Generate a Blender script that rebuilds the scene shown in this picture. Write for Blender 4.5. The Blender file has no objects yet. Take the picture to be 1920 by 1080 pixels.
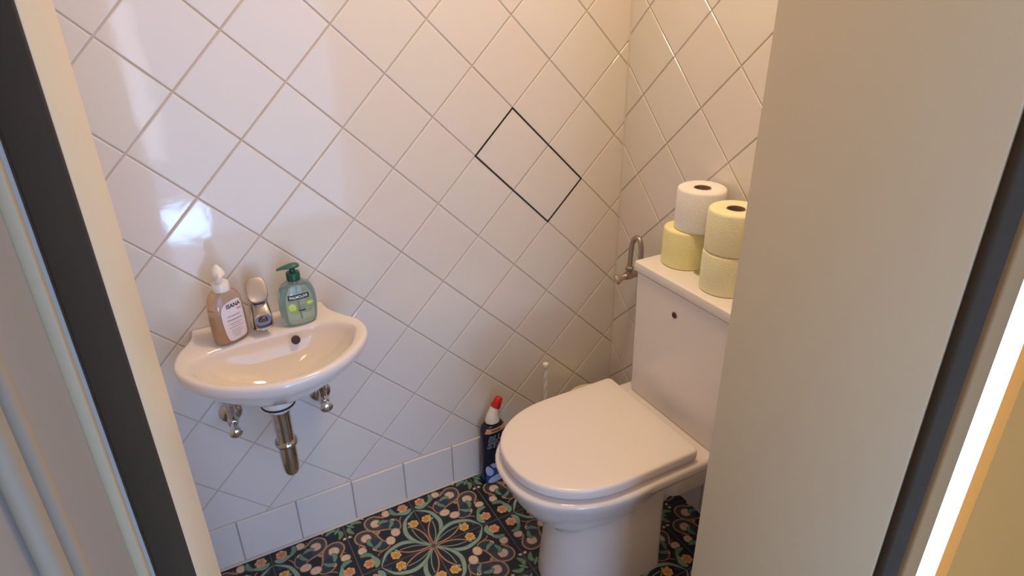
import bpy, bmesh, math, random
import numpy as np
from mathutils import Vector, Matrix
random.seed(7)
PI = math.pi
SC = bpy.context.scene
COL = SC.collection

# ---------------------------------------------------------------- camera, world, lights, exposure
CAM = Vector((-1.15617, -1.47191, 1.43724))
YAW, PITCH, ROLL, FPX = 0.49385, 0.4556, -0.01432, 1232.43
fw = Vector((math.sin(YAW)*math.cos(PITCH), math.cos(YAW)*math.cos(PITCH), -math.sin(PITCH)))
rt = fw.cross(Vector((0, 0, 1))).normalized()
up = rt.cross(fw)
r2 = rt*math.cos(ROLL)+up*math.sin(ROLL)
u2 = -rt*math.sin(ROLL)+up*math.cos(ROLL)
cd = bpy.data.cameras.new('camera')
cd.sensor_width = 36.0
cd.lens = FPX/1920*36.0
cd.clip_start = 0.01
cam = bpy.data.objects.new('camera', cd)
COL.objects.link(cam)
cam.matrix_world = Matrix((( r2.x, u2.x, -fw.x, CAM.x), (r2.y, u2.y, -fw.y, CAM.y), (r2.z, u2.z, -fw.z, CAM.z), (0, 0, 0, 1)))
SC.camera = cam

w = bpy.data.worlds.new('world')
SC.world = w
w.use_nodes = True
w.node_tree.nodes['Background'].inputs[0].default_value = (0.75, 0.85, 1.0, 1)
w.node_tree.nodes['Background'].inputs[1].default_value = 0.6

SC.view_settings.view_transform = 'Standard'
SC.view_settings.look = 'None'
SC.view_settings.exposure = -0.11
SC.view_settings.gamma = 1.0
SC.view_settings.use_curve_mapping = False

LAMP_W = 11.4          # warm ceiling lamp of the toilet room
HALL_W = 6.5         # added warm fill lamp in the hall, unseen
DAY_L = 3.1           # curtained glass door of the hall
SLIT_L = 28.0         # bare glass below the curtain
def area(name, loc, rot, size, power, color):
    l = bpy.data.lights.new(name, 'AREA')
    l.shape = 'RECTANGLE'; l.size = size[0]; l.size_y = size[1]
    l.energy = power; l.color = color
    o = bpy.data.objects.new(name, l)
    COL.objects.link(o)
    o.location = loc; o.rotation_euler = rot
    return o
area('toilet_ceiling_light', (-0.46, -0.50, 2.36), (0, 0, 0), (0.22, 0.22), LAMP_W, (1.0, 0.75, 0.47))
area('hall_fill_light', (-1.22, -1.95, 2.46), (0, 0, 0), (0.4, 0.4), HALL_W, (1.0, 0.72, 0.44))  # unseen fill, placed to brighten the right door lining

# ---------------------------------------------------------------- materials
MATS = {}
def mat(name, col, rough=0.5, metal=0.0, coat=0.0, trans=0.0, ior=1.5, emis=None, estr=0.0, spec=0.5, noise=0.0, nscale=20.0, bump=0.0, bscale=60.0, rand=None):
    if name in MATS: return MATS[name]
    m = bpy.data.materials.new(name); m.use_nodes = True
    nt = m.node_tree; b = nt.nodes['Principled BSDF']
    b.inputs['Base Color'].default_value = (*col, 1)
    b.inputs['Roughness'].default_value = rough
    b.inputs['Metallic'].default_value = metal
    b.inputs['Coat Weight'].default_value = coat
    b.inputs['Coat Roughness'].default_value = 0.05
    b.inputs['Transmission Weight'].default_value = trans
    b.inputs['IOR'].default_value = ior
    b.inputs['Specular IOR Level'].default_value = spec
    if emis:
        b.inputs['Emission Color'].default_value = (*emis, 1)
        b.inputs['Emission Strength'].default_value = estr
    tc = nt.nodes.new('ShaderNodeTexCoord')
    src = None
    if rand:
        oi = nt.nodes.new('ShaderNodeObjectInfo')
        rp = nt.nodes.new('ShaderNodeValToRGB')
        el = rp.color_ramp.elements
        el[0].position = 0; el[0].color = (*rand[0], 1)
        el[1].position = 1; el[1].color = (*rand[-1], 1)
        for i, c in enumerate(rand[1:-1]):
            e = el.new((i+1)/(len(rand)-1)); e.color = (*c, 1)
        nt.links.new(oi.outputs['Random'], rp.inputs[0])
        src = rp.outputs[0]
    if noise > 0:
        nz = nt.nodes.new('ShaderNodeTexNoise'); nz.inputs['Scale'].default_value = nscale; nz.inputs['Detail'].default_value = 6
        nt.links.new(tc.outputs['Object'], nz.inputs['Vector'])
        mx = nt.nodes.new('ShaderNodeMix'); mx.data_type = 'RGBA'; mx.blend_type = 'MULTIPLY'
        mr = nt.nodes.new('ShaderNodeMapRange')
        mr.inputs['To Min'].default_value = 1-noise; mr.inputs['To Max'].default_value = 1+noise
        nt.links.new(nz.outputs['Fac'], mr.inputs['Value'])
        mx.inputs['Factor'].default_value = 1
        if src: nt.links.new(src, mx.inputs['A'])
        else: mx.inputs['A'].default_value = (*col, 1)
        nt.links.new(mr.outputs[0], mx.inputs['B'])
        src = mx.outputs['Result']
    if src: nt.links.new(src, b.inputs['Base Color'])
    if bump > 0:
        nb = nt.nodes.new('ShaderNodeTexNoise'); nb.inputs['Scale'].default_value = bscale; nb.inputs['Detail'].default_value = 3
        nt.links.new(tc.outputs['Object'], nb.inputs['Vector'])
        bp = nt.nodes.new('ShaderNodeBump'); bp.inputs['Strength'].default_value = bump; bp.inputs['Distance'].default_value = 0.002
        nt.links.new(nb.outputs['Fac'], bp.inputs['Height'])
        nt.links.new(bp.outputs[0], b.inputs['Normal'])
    MATS[name] = m
    return m

M_TILE = mat('glazed_wall_tile', (.78, .72, .68), rough=.07, coat=.0, bump=.2, bscale=14,
             rand=[(.815, .748, .690), (.825, .745, .695), (.81, .76, .70), (.825, .75, .71), (.81, .765, .71)])
M_GROUT = mat('grout', (.62, .53, .46), rough=.9, noise=.12, nscale=40)
M_CAULK = mat('caulk', (.72, .62, .55), rough=.5)
M_CERAM = mat('white_ceramic', (.84, .76, .72), rough=.1, coat=.3)
M_SEAT = mat('seat_plastic', (.86, .77, .73), rough=.22)
M_CIST = mat('cistern_plastic', (.88, .82, .78), rough=.18)
M_CHROME = mat('chrome', (.62, .59, .56), rough=.12, metal=1.0, noise=.25, nscale=90)
M_CHROMEC = mat('clean_chrome', (.80, .79, .80), rough=.07, metal=1.0)
M_HOSE = mat('braided_steel', (.48, .41, .36), rough=.35, metal=1.0, noise=.3, nscale=300)
M_BLACK = mat('black_rubber', (.012, .011, .010), rough=.6)
M_CASE = mat('tan_gloss_paint', (.40, .22, .09), rough=.6, spec=.2)
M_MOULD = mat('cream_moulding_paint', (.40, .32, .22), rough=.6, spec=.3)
M_PAINT = mat('cream_gloss_paint', (.78, .655, .45), rough=.4, noise=.03, nscale=3, bump=.1, bscale=25)
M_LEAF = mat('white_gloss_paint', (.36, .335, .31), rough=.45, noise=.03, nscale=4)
M_SEAL = mat('grey_seal', (.060, .040, .024), rough=.9, spec=.2, noise=.2, nscale=8)
M_WALLP = mat('plaster', (.74, .67, .58), rough=.9, noise=.03, nscale=6)
M_BROWN = mat('tan_wall', (.60, .27, .065), rough=.9, spec=.15, noise=.05, nscale=4)
M_CEIL = mat('ceiling_white', (.85, .82, .77), rough=.9)
M_HFLOOR = mat('hall_wood', (.42, .28, .17), rough=.35, noise=.2, nscale=10)
M_STRIP = mat('white_glow', (.9, .95, .95), rough=.4, emis=(.92, 1.0, 1.0), estr=1.2)
M_SHEER = mat('sheer_curtain', (.6, .65, .7), rough=.8, emis=(.28, .52, 1.0), estr=DAY_L)
M_PANE = mat('bright_pane', (.6, .65, .7), rough=.3, emis=(.36, .62, 1.0), estr=SLIT_L)
M_YEL = mat('yellow_tissue', (.95, .88, .46), rough=.95, noise=.05, nscale=40, bump=.6, bscale=220)
M_YEL2 = mat('pale_yellow_tissue', (.96, .91, .60), rough=.95, noise=.05, nscale=40, bump=.6, bscale=220)
M_WHT = mat('white_tissue', (.95, .91, .88), rough=.95, noise=.03, nscale=40, bump=.6, bscale=220)
M_CARD = mat('cardboard', (.30, .19, .13), rough=.9)
M_WP = mat('white_plastic', (.88, .83, .78), rough=.3)
M_CREAM = mat('cream_plastic', (.80, .70, .48), rough=.4)
M_GRN = mat('dark_green_plastic', (.010, .075, .045), rough=.28)
M_NAVY = mat('navy_plastic', (.010, .012, .030), rough=.25, noise=.3, nscale=15)
M_RED = mat('red_plastic', (.62, .012, .018), rough=.3)
M_LABW = mat('white_label', (.80, .70, .74), rough=.4)
M_INK = mat('black_ink', (.015, .014, .016), rough=.5)
M_INKG = mat('grey_ink', (.30, .25, .28), rough=.5)
M_INKP = mat('pink_ink', (.70, .08, .22), rough=.5)
M_INKW = mat('white_ink', (.85, .86, .85), rough=.5)
M_INKS = mat('silver_ink', (.42, .46, .58), rough=.4)
M_INKT = mat('tan_ink', (.62, .36, .18), rough=.5)
M_INKB = mat('blue_ink', (.03, .07, .30), rough=.4)
M_INKLB = mat('pale_blue_ink', (.45, .56, .80), rough=.4)
M_LIME = mat('lime_green', (.38, .60, .08), rough=.4)
M_LIME2 = mat('lime_pale', (.62, .78, .28), rough=.4)
M_DGRN = mat('label_dark_green', (.006, .030, .022), rough=.5)
M_SHELL_B = mat('mauve_clear_plastic', (.93, .84, .86), rough=.08, trans=.88)
M_LIQ_B = mat('amber_soap', (.74, .42, .08), rough=.25)
M_SHELL_G = mat('clear_green_plastic', (.93, .99, .97), rough=.05, trans=.95)
M_LIQ_G = mat('pale_green_soap', (.70, .97, .97), rough=.08, trans=.75, ior=1.34)
M_PEEL = mat('flaked_plaster', (.62, .55, .50), rough=.9, noise=.2, nscale=40, bump=.8, bscale=60)

# ---------------------------------------------------------------- helpers
def link(name, me, m, parent=None, loc=None, smooth=True):
    o = bpy.data.objects.new(name, me)
    COL.objects.link(o)
    if m and not me.materials: me.materials.append(m)
    if parent: o.parent = parent
    if loc is not None: o.location = loc
    if smooth:
        for p in me.polygons: p.use_smooth = True
    return o
def tag(o, label=None, cat=None, group=None, kind=None):
    if label: o['label'] = label
    if cat: o['category'] = cat
    if group: o['group'] = group
    if kind: o['kind'] = kind
    return o
def thing(name, loc, label, cat, group=None, rz=0):
    o = bpy.data.objects.new(name, None)
    o.empty_display_size = .03
    COL.objects.link(o); o.location = loc; o.rotation_euler = (0, 0, rz)
    return tag(o, label, cat, group)
def from_bm(name, bm, m, parent=None, smooth=True, loc=None):
    bmesh.ops.recalc_face_normals(bm, faces=bm.faces[:])
    me = bpy.data.meshes.new(name); bm.to_mesh(me); bm.free()
    return link(name, me, m, parent, loc, smooth)
def auto(o, ang=35):
    me = o.data
    me.set_sharp_from_angle(angle=math.radians(ang))
    return o
def add_box(bm, a, b, bevel=0, seg=2):
    vs = [bm.verts.new((x, y, z)) for x in (a[0], b[0]) for y in (a[1], b[1]) for z in (a[2], b[2])]
    fs = [bm.faces.new([vs[i] for i in q]) for q in ((0,1,3,2), (4,6,7,5), (0,4,5,1), (2,3,7,6), (0,2,6,4), (1,5,7,3))]
    if bevel:
        es = list({e for f in fs for e in f.edges})
        bmesh.ops.bevel(bm, geom=es, offset=bevel, segments=seg, affect='EDGES', profile=.5)
def box(name, a, b, m, parent=None, bevel=0, seg=2):
    bm = bmesh.new(); add_box(bm, a, b, bevel, seg)
    return auto(from_bm(name, bm, m, parent))
def struct(o): o['kind'] = 'structure'; return o
def add_loft(bm, rings, close=True, cap0=True, cap1=True):
    """rings: list of lists of 3D points, all the same length"""
    V = [[bm.verts.new(p) for p in r] for r in rings]
    n = len(V[0])
    for i in range(len(V)-1):
        for j in range(n if close else n-1):
            k = (j+1) % n
            bm.faces.new((V[i][j], V[i][k], V[i+1][k], V[i+1][j]))
    if cap0: bm.faces.new(V[0][::-1])
    if cap1: bm.faces.new(V[-1])
    return V
def loft(name, rings, m, parent=None, cap0=True, cap1=True, ang=40, close=True):
    bm = bmesh.new(); add_loft(bm, rings, close, cap0, cap1)
    return auto(from_bm(name, bm, m, parent), ang)
def circ(c, r, z, n=32, ry=None):
    ry = r if ry is None else ry
    return [(c[0]+r*math.cos(2*PI*i/n), c[1]+ry*math.sin(2*PI*i/n), z) for i in range(n)]
def lathe(name, c, prof, m, parent=None, n=32, cap0=True, cap1=True, ang=40):
    """prof: list of (radius, z)"""
    return loft(name, [circ(c, max(r, 1e-4), z, n) for r, z in prof], m, parent, cap0, cap1, ang)
def add_tube(bm, pts, rad, n=14, cap=True):
    pts = [Vector(p) for p in pts]
    rads = rad if isinstance(rad, (list, tuple)) else [rad]*len(pts)
    rings = []; prev = None
    for i, p in enumerate(pts):
        t = (pts[min(i+1, len(pts)-1)]-pts[max(i-1, 0)]).normalized()
        if prev is None:
            a = Vector((0, 0, 1)) if abs(t.z) < .9 else Vector((1, 0, 0))
            x = t.cross(a).normalized()
        else:
            x = (prev-t*prev.dot(t)).normalized()
        prev = x; y = t.cross(x)
        rings.append([tuple(p+(x*math.cos(2*PI*k/n)+y*math.sin(2*PI*k/n))*rads[i]) for k in range(n)])
    add_loft(bm, rings, True, cap, cap)
def tube(name, pts, rad, m, parent=None, n=14, ang=40):
    bm = bmesh.new(); add_tube(bm, pts, rad, n)
    return auto(from_bm(name, bm, m, parent), ang)
def catmull(P, sub=6, closed=False):
    P = [Vector(p) for p in P]; n = len(P); out = []
    for i in range(n if closed else n-1):
        if closed: a, b, c, d = P[(i-1) % n], P[i], P[(i+1) % n], P[(i+2) % n]
        else: a, b, c, d = P[max(i-1, 0)], P[i], P[i+1], P[min(i+2, n-1)]
        for k in range(sub):
            t = k/sub
            out.append(.5*((2*b)+(c-a)*t+(2*a-5*b+4*c-d)*t*t+(3*b-a-3*c+d)*t*t*t))
    if not closed: out.append(P[-1])
    return out

# ---------------------------------------------------------------- polygon clipping and tiles
def clip(poly, x0, x1, y0, y1):
    def half(P, f):
        out = []
        for i in range(len(P)):
            a, b = P[i], P[(i+1) % len(P)]
            fa, fb = f(a), f(b)
            if fa >= 0: out.append(a)
            if (fa > 0 and fb < 0) or (fa < 0 and fb > 0):
                t = fa/(fa-fb); out.append((a[0]+(b[0]-a[0])*t, a[1]+(b[1]-a[1])*t))
        return out
    for f in (lambda p: p[0]-x0, lambda p: x1-p[0], lambda p: p[1]-y0, lambda p: y1-p[1]):
        if len(poly) < 3: return []
        poly = half(poly, f)
    out = []
    for p in poly:
        if not out or math.hypot(p[0]-out[-1][0], p[1]-out[-1][1]) > 1e-5: out.append(p)
    if len(out) > 1 and math.hypot(out[0][0]-out[-1][0], out[0][1]-out[-1][1]) < 1e-5: out.pop()
    return out
def parea(P):
    return .5*sum(P[i][0]*P[(i+1) % len(P)][1]-P[(i+1) % len(P)][0]*P[i][1] for i in range(len(P)))
def inset(P, d):
    """inset a convex CCW polygon by d"""
    n = len(P); L = []
    for i in range(n):
        a, b = Vector(P[i]), Vector(P[(i+1) % n]); t = (b-a).normalized(); nn = Vector((-t.y, t.x))
        L.append((a+nn*d, t))
    out = []
    for i in range(n):
        (p, t), (q, s) = L[i-1], L[i]
        den = t.x*s.y-t.y*s.x
        if abs(den) < 1e-6: out.append((q.x, q.y)); continue
        k = ((q.x-p.x)*s.y-(q.y-p.y)*s.x)/den
        out.append((p.x+t.x*k, p.y+t.y*k))
    return out
def tile_mesh(name, poly, th, bev, m, frame, uv=None):
    """poly: 2D CCW; frame(a,b,h)->3D with h the height over the tile's back"""
    if parea(poly) < 0: poly = poly[::-1]
    b = min(bev, math.sqrt(abs(parea(poly)))*.12)
    P0 = poly; P1 = inset(poly, b*.35); P2 = inset(poly, b)
    rings = [[frame(x, y, 0) for x, y in P0], [frame(x, y, th-b*.6) for x, y in P0],
             [frame(x, y, th-b*.15) for x, y in P1], [frame(x, y, th) for x, y in P2]]
    pts = [p for r in rings for p in r]; n = len(poly); F = []
    for i in range(3):
        for j in range(n):
            k = (j+1) % n
            F.append((i*n+j, i*n+k, (i+1)*n+k, (i+1)*n+j))
    F.append(tuple(range(3*n, 4*n)))
    me = bpy.data.meshes.new(name); me.from_pydata(pts, [], F); me.materials.append(m)
    me.update()
    if uv:
        l = me.uv_layers.new(name='UVMap')
        flat = (P0+P0+P1+P2)
        for lp in me.loops: l.data[lp.index].uv = uv(*flat[lp.vertex_index])
    return me

T = 0.152; H = T/math.sqrt(2); J = 0.0016
ROOM_L, DOORW, CEIL = -1.50, -0.91, 2.40
XA, ZA = -0.35488, 1.11798
YB, ZB = -0.2856, 1.12638
SK = 0.1406
half = (T-2*J)/math.sqrt(2)
DIAM = [(half, 0), (0, half), (-half, 0), (0, -half)]

# ---- back wall (the one with the basin): plane y = 0, room towards -y
wall_back = struct(box('wall_back', (ROOM_L-.1, .0018, 0), (.1, .12, CEIL), M_GROUT))
fr_back = lambda a, b, h: (a, .0018-h, b)
full_back = tile_mesh('tile', DIAM, .0018, .0022, M_TILE, lambda a, b, h: (a, .0018-h, b))
panel_cells = {(-1, 0), (-1, 1)}
def jit(o, ax, s=.0022):
    for k in ax: o.rotation_euler[k] = random.uniform(-s, s)
for p in range(-16, 14):
    for q in range(-16, 14):
        cx = XA+(p+q+1)*H; cz = ZA+(p-q)*H
        if (p, q) in panel_cells: continue
        poly = clip([(cx+x, cz+z) for x, z in DIAM], ROOM_L, -.001, SK+.002, CEIL)
        if len(poly) < 3 or abs(parea(poly)) < 1.5e-5: continue
        if abs(abs(parea(poly))-abs(parea(DIAM))) < 1e-7:
            o = link('tile', full_back, None, wall_back, (cx, 0, cz), smooth=False)
            jit(o, (0, 2))
        else:
            me = tile_mesh('tile', [(x-cx, z-cz) for x, z in poly], .0018, .0022, M_TILE, fr_back)
            link('tile', me, None, wall_back, (cx, 0, cz), smooth=False)
sx0, sw = -0.73351, 0.15366
full_sk = tile_mesh('skirting_tile', [(-sw/2+J, 0), (sw/2-J, 0), (sw/2-J, SK-.006), (-sw/2+J, SK-.006)], .006, .003, M_TILE, fr_back)
for k in range(-5, 5):
    a, b = sx0+k*sw+J, sx0+(k+1)*sw-J
    P = clip([(a, .006), (b, .006), (b, SK), (a, SK)], ROOM_L, -.002, 0, 1)
    if len(P) < 3: continue
    c = (a+b)/2
    if P[1][0]-P[0][0] > sw-3*J and abs(parea(P)-(b-a)*(SK-.006)) < 1e-6:
        link('skirting_tile', full_sk, None, wall_back, (c, 0, .006), smooth=False)
    else:
        link('skirting_tile', tile_mesh('skirting_tile', [(x-c, z) for x, z in P], .006, .003, M_TILE, fr_back), None, wall_back, (c, 0, 0), smooth=False)
struct(box('trim_1', (ROOM_L, -.009, 0), (0, .0018, .0058), M_CAULK, bevel=.002))

# ---- right wall (behind the cistern): plane x = 0, room towards -x
wall_right = struct(box('wall_right', (.0018, -1.0, 0), (.12, .0018, CEIL), M_GROUT))
fr_right = lambda a, b, h: (.0018-h, a, b)
full_right = tile_mesh('tile', DIAM, .0018, .0022, M_TILE, fr_right)
for p in range(-14, 14):
    for q in range(-14, 14):
        cy = YB-(p+q+1)*H; cz = ZB+(p-q)*H
        poly = clip([(cy+x, cz+z) for x, z in DIAM], DOORW+.001, -.001, SK+.002, CEIL)
        if len(poly) < 3 or abs(parea(poly)) < 1.5e-5: continue
        if abs(abs(parea(poly))-abs(parea(DIAM))) < 1e-7:
            o = link('tile', full_right, None, wall_right, (0, cy, cz), smooth=False)
            jit(o, (1, 2))
        else:
            me = tile_mesh('tile', [(x-cy, z-cz) for x, z in poly], .0018, .0022, M_TILE, fr_right)
            link('tile', me, None, wall_right, (0, cy, cz), smooth=False)
for k in range(7):
    a, b = -(k+1)*sw+J, -k*sw-J
    P = clip([(a, .006), (b, .006), (b, SK), (a, SK)], DOORW, -.006, 0, 1)
    if len(P) >= 3:
        c = (a+b)/2
        link('skirting_tile', tile_mesh('skirting_tile', [(x-c, z) for x, z in P], .006, .003, M_TILE, fr_right), None, wall_right, (0, c, 0), smooth=False)
struct(box('trim_2', (-.009, DOORW, 0), (.0018, 0, .0058), M_CAULK, bevel=.002))

cbm = bmesh.new(); add_tube(cbm, [(-.0005, -.0005, SK), (-.0005, -.0005, CEIL)], .0028, 10)
struct(auto(from_bm('trim_7', cbm, M_CAULK)))
# ---- access panel: two tiles in a dark joint
AC = (XA+.0, 0, ZA)  # its top corner
def pc(p, q): return Vector((XA+(p+q)*H, 0, ZA+(p-q)*H))
pcent = (pc(0, 0)+pc(-1, 2))/2
panel = thing('access_panel', pcent, 'inspection panel of two diamond tiles outlined by a black joint high on the tiled wall', 'access panel')
du = Vector((H, 0, H)).normalized(); dv = Vector((H, 0, -H)).normalized()
def prect(bm, u0, u1, v0, v1, y0, y1):
    vs = []
    for y in (y0, y1):
        for (u, v) in ((u0, v0), (u1, v0), (u1, v1), (u0, v1)):
            c = du*u+dv*v; vs.append(bm.verts.new((c.x, y, c.z)))
    for q in ((0,1,2,3), (4,7,6,5), (0,4,5,1), (1,5,6,2), (2,6,7,3), (3,7,4,0)): bm.faces.new([vs[i] for i in q])
hu, hv = T/2, T
bm = bmesh.new()
g = .0016
for (a, b, c, d) in ((-hu-g, hu+g, -hv-g, -hv+g), (-hu-g, hu+g, hv-g, hv+g), (-hu-g, -hu+g, -hv, hv), (hu-g, hu+g, -hv, hv)):
    prect(bm, a, b, c, d, .0018, -.00045)
from_bm('dark_joint', bm, M_BLACK, panel, smooth=False)
for q in (-1, 1):
    c = dv*(q*T/2)
    hh = (T-2*.0016)/math.sqrt(2)
    me = full_back
    o = link('tile', tile_mesh('tile', [(x*.99, z*.99) for x, z in DIAM], .0020, .0015, M_TILE, fr_back), None, panel, (c.x, 0, c.z), smooth=False)

# ---- floor with patterned tiles
def tile_image():
    N = 720
    img = np.zeros((N, N, 3)); img[:] = (.009, .012, .020)
    yy, xx = np.mgrid[0:N, 0:N]; U = (xx+.5)/N; V = (yy+.5)/N
    rng = np.random.RandomState(3)
    g = rng.rand(24, 24); gi = np.kron(g, np.ones((N//24, N//24)))
    def blend(mask, col, y0, y1, x0, x1):
        s = img[y0:y1, x0:x1]; s[:] = s*(1-mask[..., None])+np.array(col)*mask[..., None]
    def win(pts, pad):
        a = np.array(pts); x0, y0 = ((a.min(0)-pad)*N).astype(int); x1, y1 = ((a.max(0)+pad)*N).astype(int)+2
        return max(0, y0), min(N, y1), max(0, x0), min(N, x1)
    def smooth(P, sub=8): return [(p.x, p.y) for p in catmull([(a, b, 0) for a, b in P], sub)]
    def stroke(P, w, col, w2=None, taper=None, sub=8):
        P = smooth(P, sub) if len(P) > 2 else P
        y0, y1, x0, x1 = win(P, max(w, w2 or 0)+.01)
        if y1 <= y0 or x1 <= x0: return
        u, v = U[y0:y1, x0:x1], V[y0:y1, x0:x1]
        best = np.full(u.shape, 9.)
        n = len(P)-1
        for i in range(n):
            a, b = P[i], P[i+1]; dx, dy = b[0]-a[0], b[1]-a[1]; L = dx*dx+dy*dy+1e-12
            t = np.clip(((u-a[0])*dx+(v-a[1])*dy)/L, 0, 1)
            d = np.hypot(u-a[0]-t*dx, v-a[1]-t*dy)
            s = (i+t)/n
            ww = taper(s)*w if taper else w
            best = np.minimum(best, d-ww)
        blend(np.clip(.5-best*N*.8, 0, 1), col, y0, y1, x0, x1)
    def fill(P, col):
        P = smooth(P+[P[0]], 8)
        y0, y1, x0, x1 = win(P, .01); u, v = U[y0:y1, x0:x1], V[y0:y1, x0:x1]
        ins = np.zeros(u.shape, bool)
        for i in range(len(P)-1):
            (ax, ay), (bx, by) = P[i], P[i+1]
            if ay == by: continue
            c = ((ay > v) != (by > v)) & (u < (bx-ax)*(v-ay)/(by-ay)+ax)
            ins ^= c
        blend(ins.astype(float), col, y0, y1, x0, x1)
    def disc(c, r, col, e=1.0, ang=0):
        y0, y1, x0, x1 = win([c], r*1.5+.01); u, v = U[y0:y1, x0:x1]-c[0], V[y0:y1, x0:x1]-c[1]
        ca, sa = math.cos(ang), math.sin(ang)
        a, b = u*ca+v*sa, (-u*sa+v*ca)/e
        blend(np.clip(.5-(np.hypot(a, b)-r)*N*.8, 0, 1), col, y0, y1, x0, x1)
    TAN = (.30, .165, .085); BEI = (.62, .44, .32); BEI2 = (.72, .54, .40); RIM = (.26, .15, .075)
    GR = (.12, .22, .155); GR2 = (.19, .32, .235); GL = (.24, .33, .255); NAV = (.030, .040, .070)
    ORA = (.60, .28, .09); YEL = (.62, .36, .09); STM = (.36, .14, .075); DK = (.010, .010, .013)
    def both(f, *pts, **k):
        f(*pts, mir=False, **k); f(*pts, mir=True, **k)
    mm = lambda P, mir: [(b, a) for a, b in P] if mir else list(P)
    def leaf(P, w, mir, col=GR):
        P = mm(P, mir)
        tp = lambda s: np.sin(np.clip(s, .03, .97)*PI)**.7
        stroke(P, w+.006, DK, taper=tp); stroke(P, w, col, taper=tp)
        stroke(P, .004, GR2)
    def oval(c, r, mir, e=.9):
        c = mm([c], mir)[0]
        disc(c, r+.008, RIM, e); disc(c, r, BEI, e); disc((c[0]-.005, c[1]+.005), r*.55, BEI2, e)
        disc((c[0]-.005, c[1]+.005), r*.38, BEI, e)
    def flower(c, r, mir, col, ang=0):
        c = mm([c], mir)[0]
        for k in range(6):
            a = ang+k*PI/3
            disc((c[0]+r*.62*math.cos(a), c[1]+r*.62*math.sin(a)), r*.46, (col[0]*1.1, col[1]*1.15, col[2]*1.3))
        disc(c, r*.62, col)
        for k in range(5):
            a = ang+.3+k*PI*.4
            stroke([(c[0]+r*.15*math.cos(a), c[1]+r*.15*math.sin(a)), (c[0]+r*.75*math.cos(a), c[1]+r*.75*math.sin(a))], .004, (.34, .11, .03))
    def stem(P, w, col, mir, taper=None): stroke(mm(P, mir), w, col, taper=taper)
    for mir in (False, True):
        # navy fields
        fill(mm([(.06, .62), (.04, .80), (.10, .76), (.16, .66)], mir), NAV)
        fill(mm([(.48, .85), (.54, .91), (.63, .915), (.70, .86), (.72, .77), (.68, .69), (.60, .63), (.50, .60), (.47, .70), (.5, .8)], mir), (.050, .050, .062))
        fill(mm([(.31, .50), (.27, .57), (.30, .68), (.40, .78), (.50, .70), (.48, .62), (.40, .58)], mir), (.022, .034, .062))
        # scroll lines
        stem([(.44, .83), (.50, .875), (.56, .915), (.64, .915), (.705, .865), (.72, .775), (.685, .69), (.61, .635), (.50, .605), (.42, .575), (.385, .53)], .0135, TAN, mir)
        stem([(.44, .83), (.50, .875), (.56, .915), (.64, .915), (.705, .865), (.72, .775), (.685, .69), (.61, .635), (.50, .605)], .005, (.42, .27, .16), mir)
        stem([(.34, .50), (.285, .535), (.26, .60), (.275, .68), (.33, .74), (.37, .73), (.36, .69)], .011, TAN, mir)
        stem([(.26, .61), (.235, .69), (.205, .72)], .009, TAN, mir)
        stem([(.385, .885), (.46, .86)], .008, TAN, mir)
        stem([(.50, .875), (.475, .905)], .008, TAN, mir)
        stem([(.70, .94), (.73, .965)], .008, TAN, mir)
        disc(mm([(.715, .965)], mir)[0], .022, BEI); disc(mm([(.345, .72)], mir)[0], .03, BEI); disc(mm([(.345, .72)], mir)[0], .016, RIM)
        disc(mm([(.25, .79)], mir)[0], .02, (.25, .25, .18))
        disc(mm([(.585, .60)], mir)[0], .022, (.45, .25, .12))
        # ovals
        oval((.385, .885), .062, mir); oval((.575, .775), .068, mir, 1.0); oval((.375, .485), .072, mir, .85)
        disc(mm([(.61, .745)], mir)[0], .03, BEI)
        # leaves
        leaf([(.55, .74), (.48, .765), (.40, .735)], .032, mir); leaf([(.365, .73), (.37, .665), (.43, .60)], .030, mir)
        leaf([(.90, .915), (.83, .945), (.745, .895)], .034, mir, (.12, .22, .10))
        leaf([(.30, .94), (.30, .86), (.235, .775)], .036, mir, GR); leaf([(.035, .80), (.12, .765), (.25, .80)], .040, mir, GR2)
        flower((.135, .865), .072, mir, (.55, .27, .13), .4)
        # star petals
        big = [(.012, .03), (.10, .10), (.19, .20), (.245, .33), (.245, .45), (.19, .60), (.10, .68), (.012, .735)]
        tp = lambda s: .25+.95*np.sin(np.clip(s*1.02, 0, 1)*PI)**1.3
        stem(big, .031, DK, mir, tp); stem(big, .026, GL, mir, tp); stem([(a-.006, b+.004) for a, b in big], .005, (.27, .38, .27), mir, tp)
        stem([(.03, .045), (.095, .15), (.14, .28), (.155, .42)], .008, (.24, .30, .20), mir)
        stem([(.015, .05), (.018, .18), (.05, .31), (.115, .42), (.17, .47)], .011, STM, mir)
        stem([(.015, .05), (.018, .18), (.05, .31), (.115, .42), (.17, .47)], .004, (.52, .25, .13), mir)
        flower((.095, .505), .066, mir, YEL, .1); disc(mm([(.15, .54)], mir)[0], .026, YEL); disc(mm([(.17, .48)], mir)[0], .022, GR2)
    disc((.64, .64), .02, (.42, .22, .12)); disc((.60, .60), .018, (.42, .22, .12))
    leaf([(.86, .86), (.90, .90), (.95, .95)], .02, False)
    # worn print
    img *= (1.12+.3*gi[..., None]*.5)
    px = np.ones((N, N, 4), np.float32)
    px[..., :3] = np.where(img <= .0031308, img*12.92, 1.055*np.clip(img, 1e-6, 1)**(1/2.4)-.055)
    im = bpy.data.images.new('flower_tile_print', N, N)
    im.pixels.foreach_set(px.ravel()); im.update(); im.pack()
    return im
M_FT = bpy.data.materials.new('patterned_floor_tile'); M_FT.use_nodes = True
nt = M_FT.node_tree; bs = nt.nodes['Principled BSDF']
tx = nt.nodes.new('ShaderNodeTexImage'); tx.image = tile_image(); tx.extension = 'EXTEND'
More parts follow.
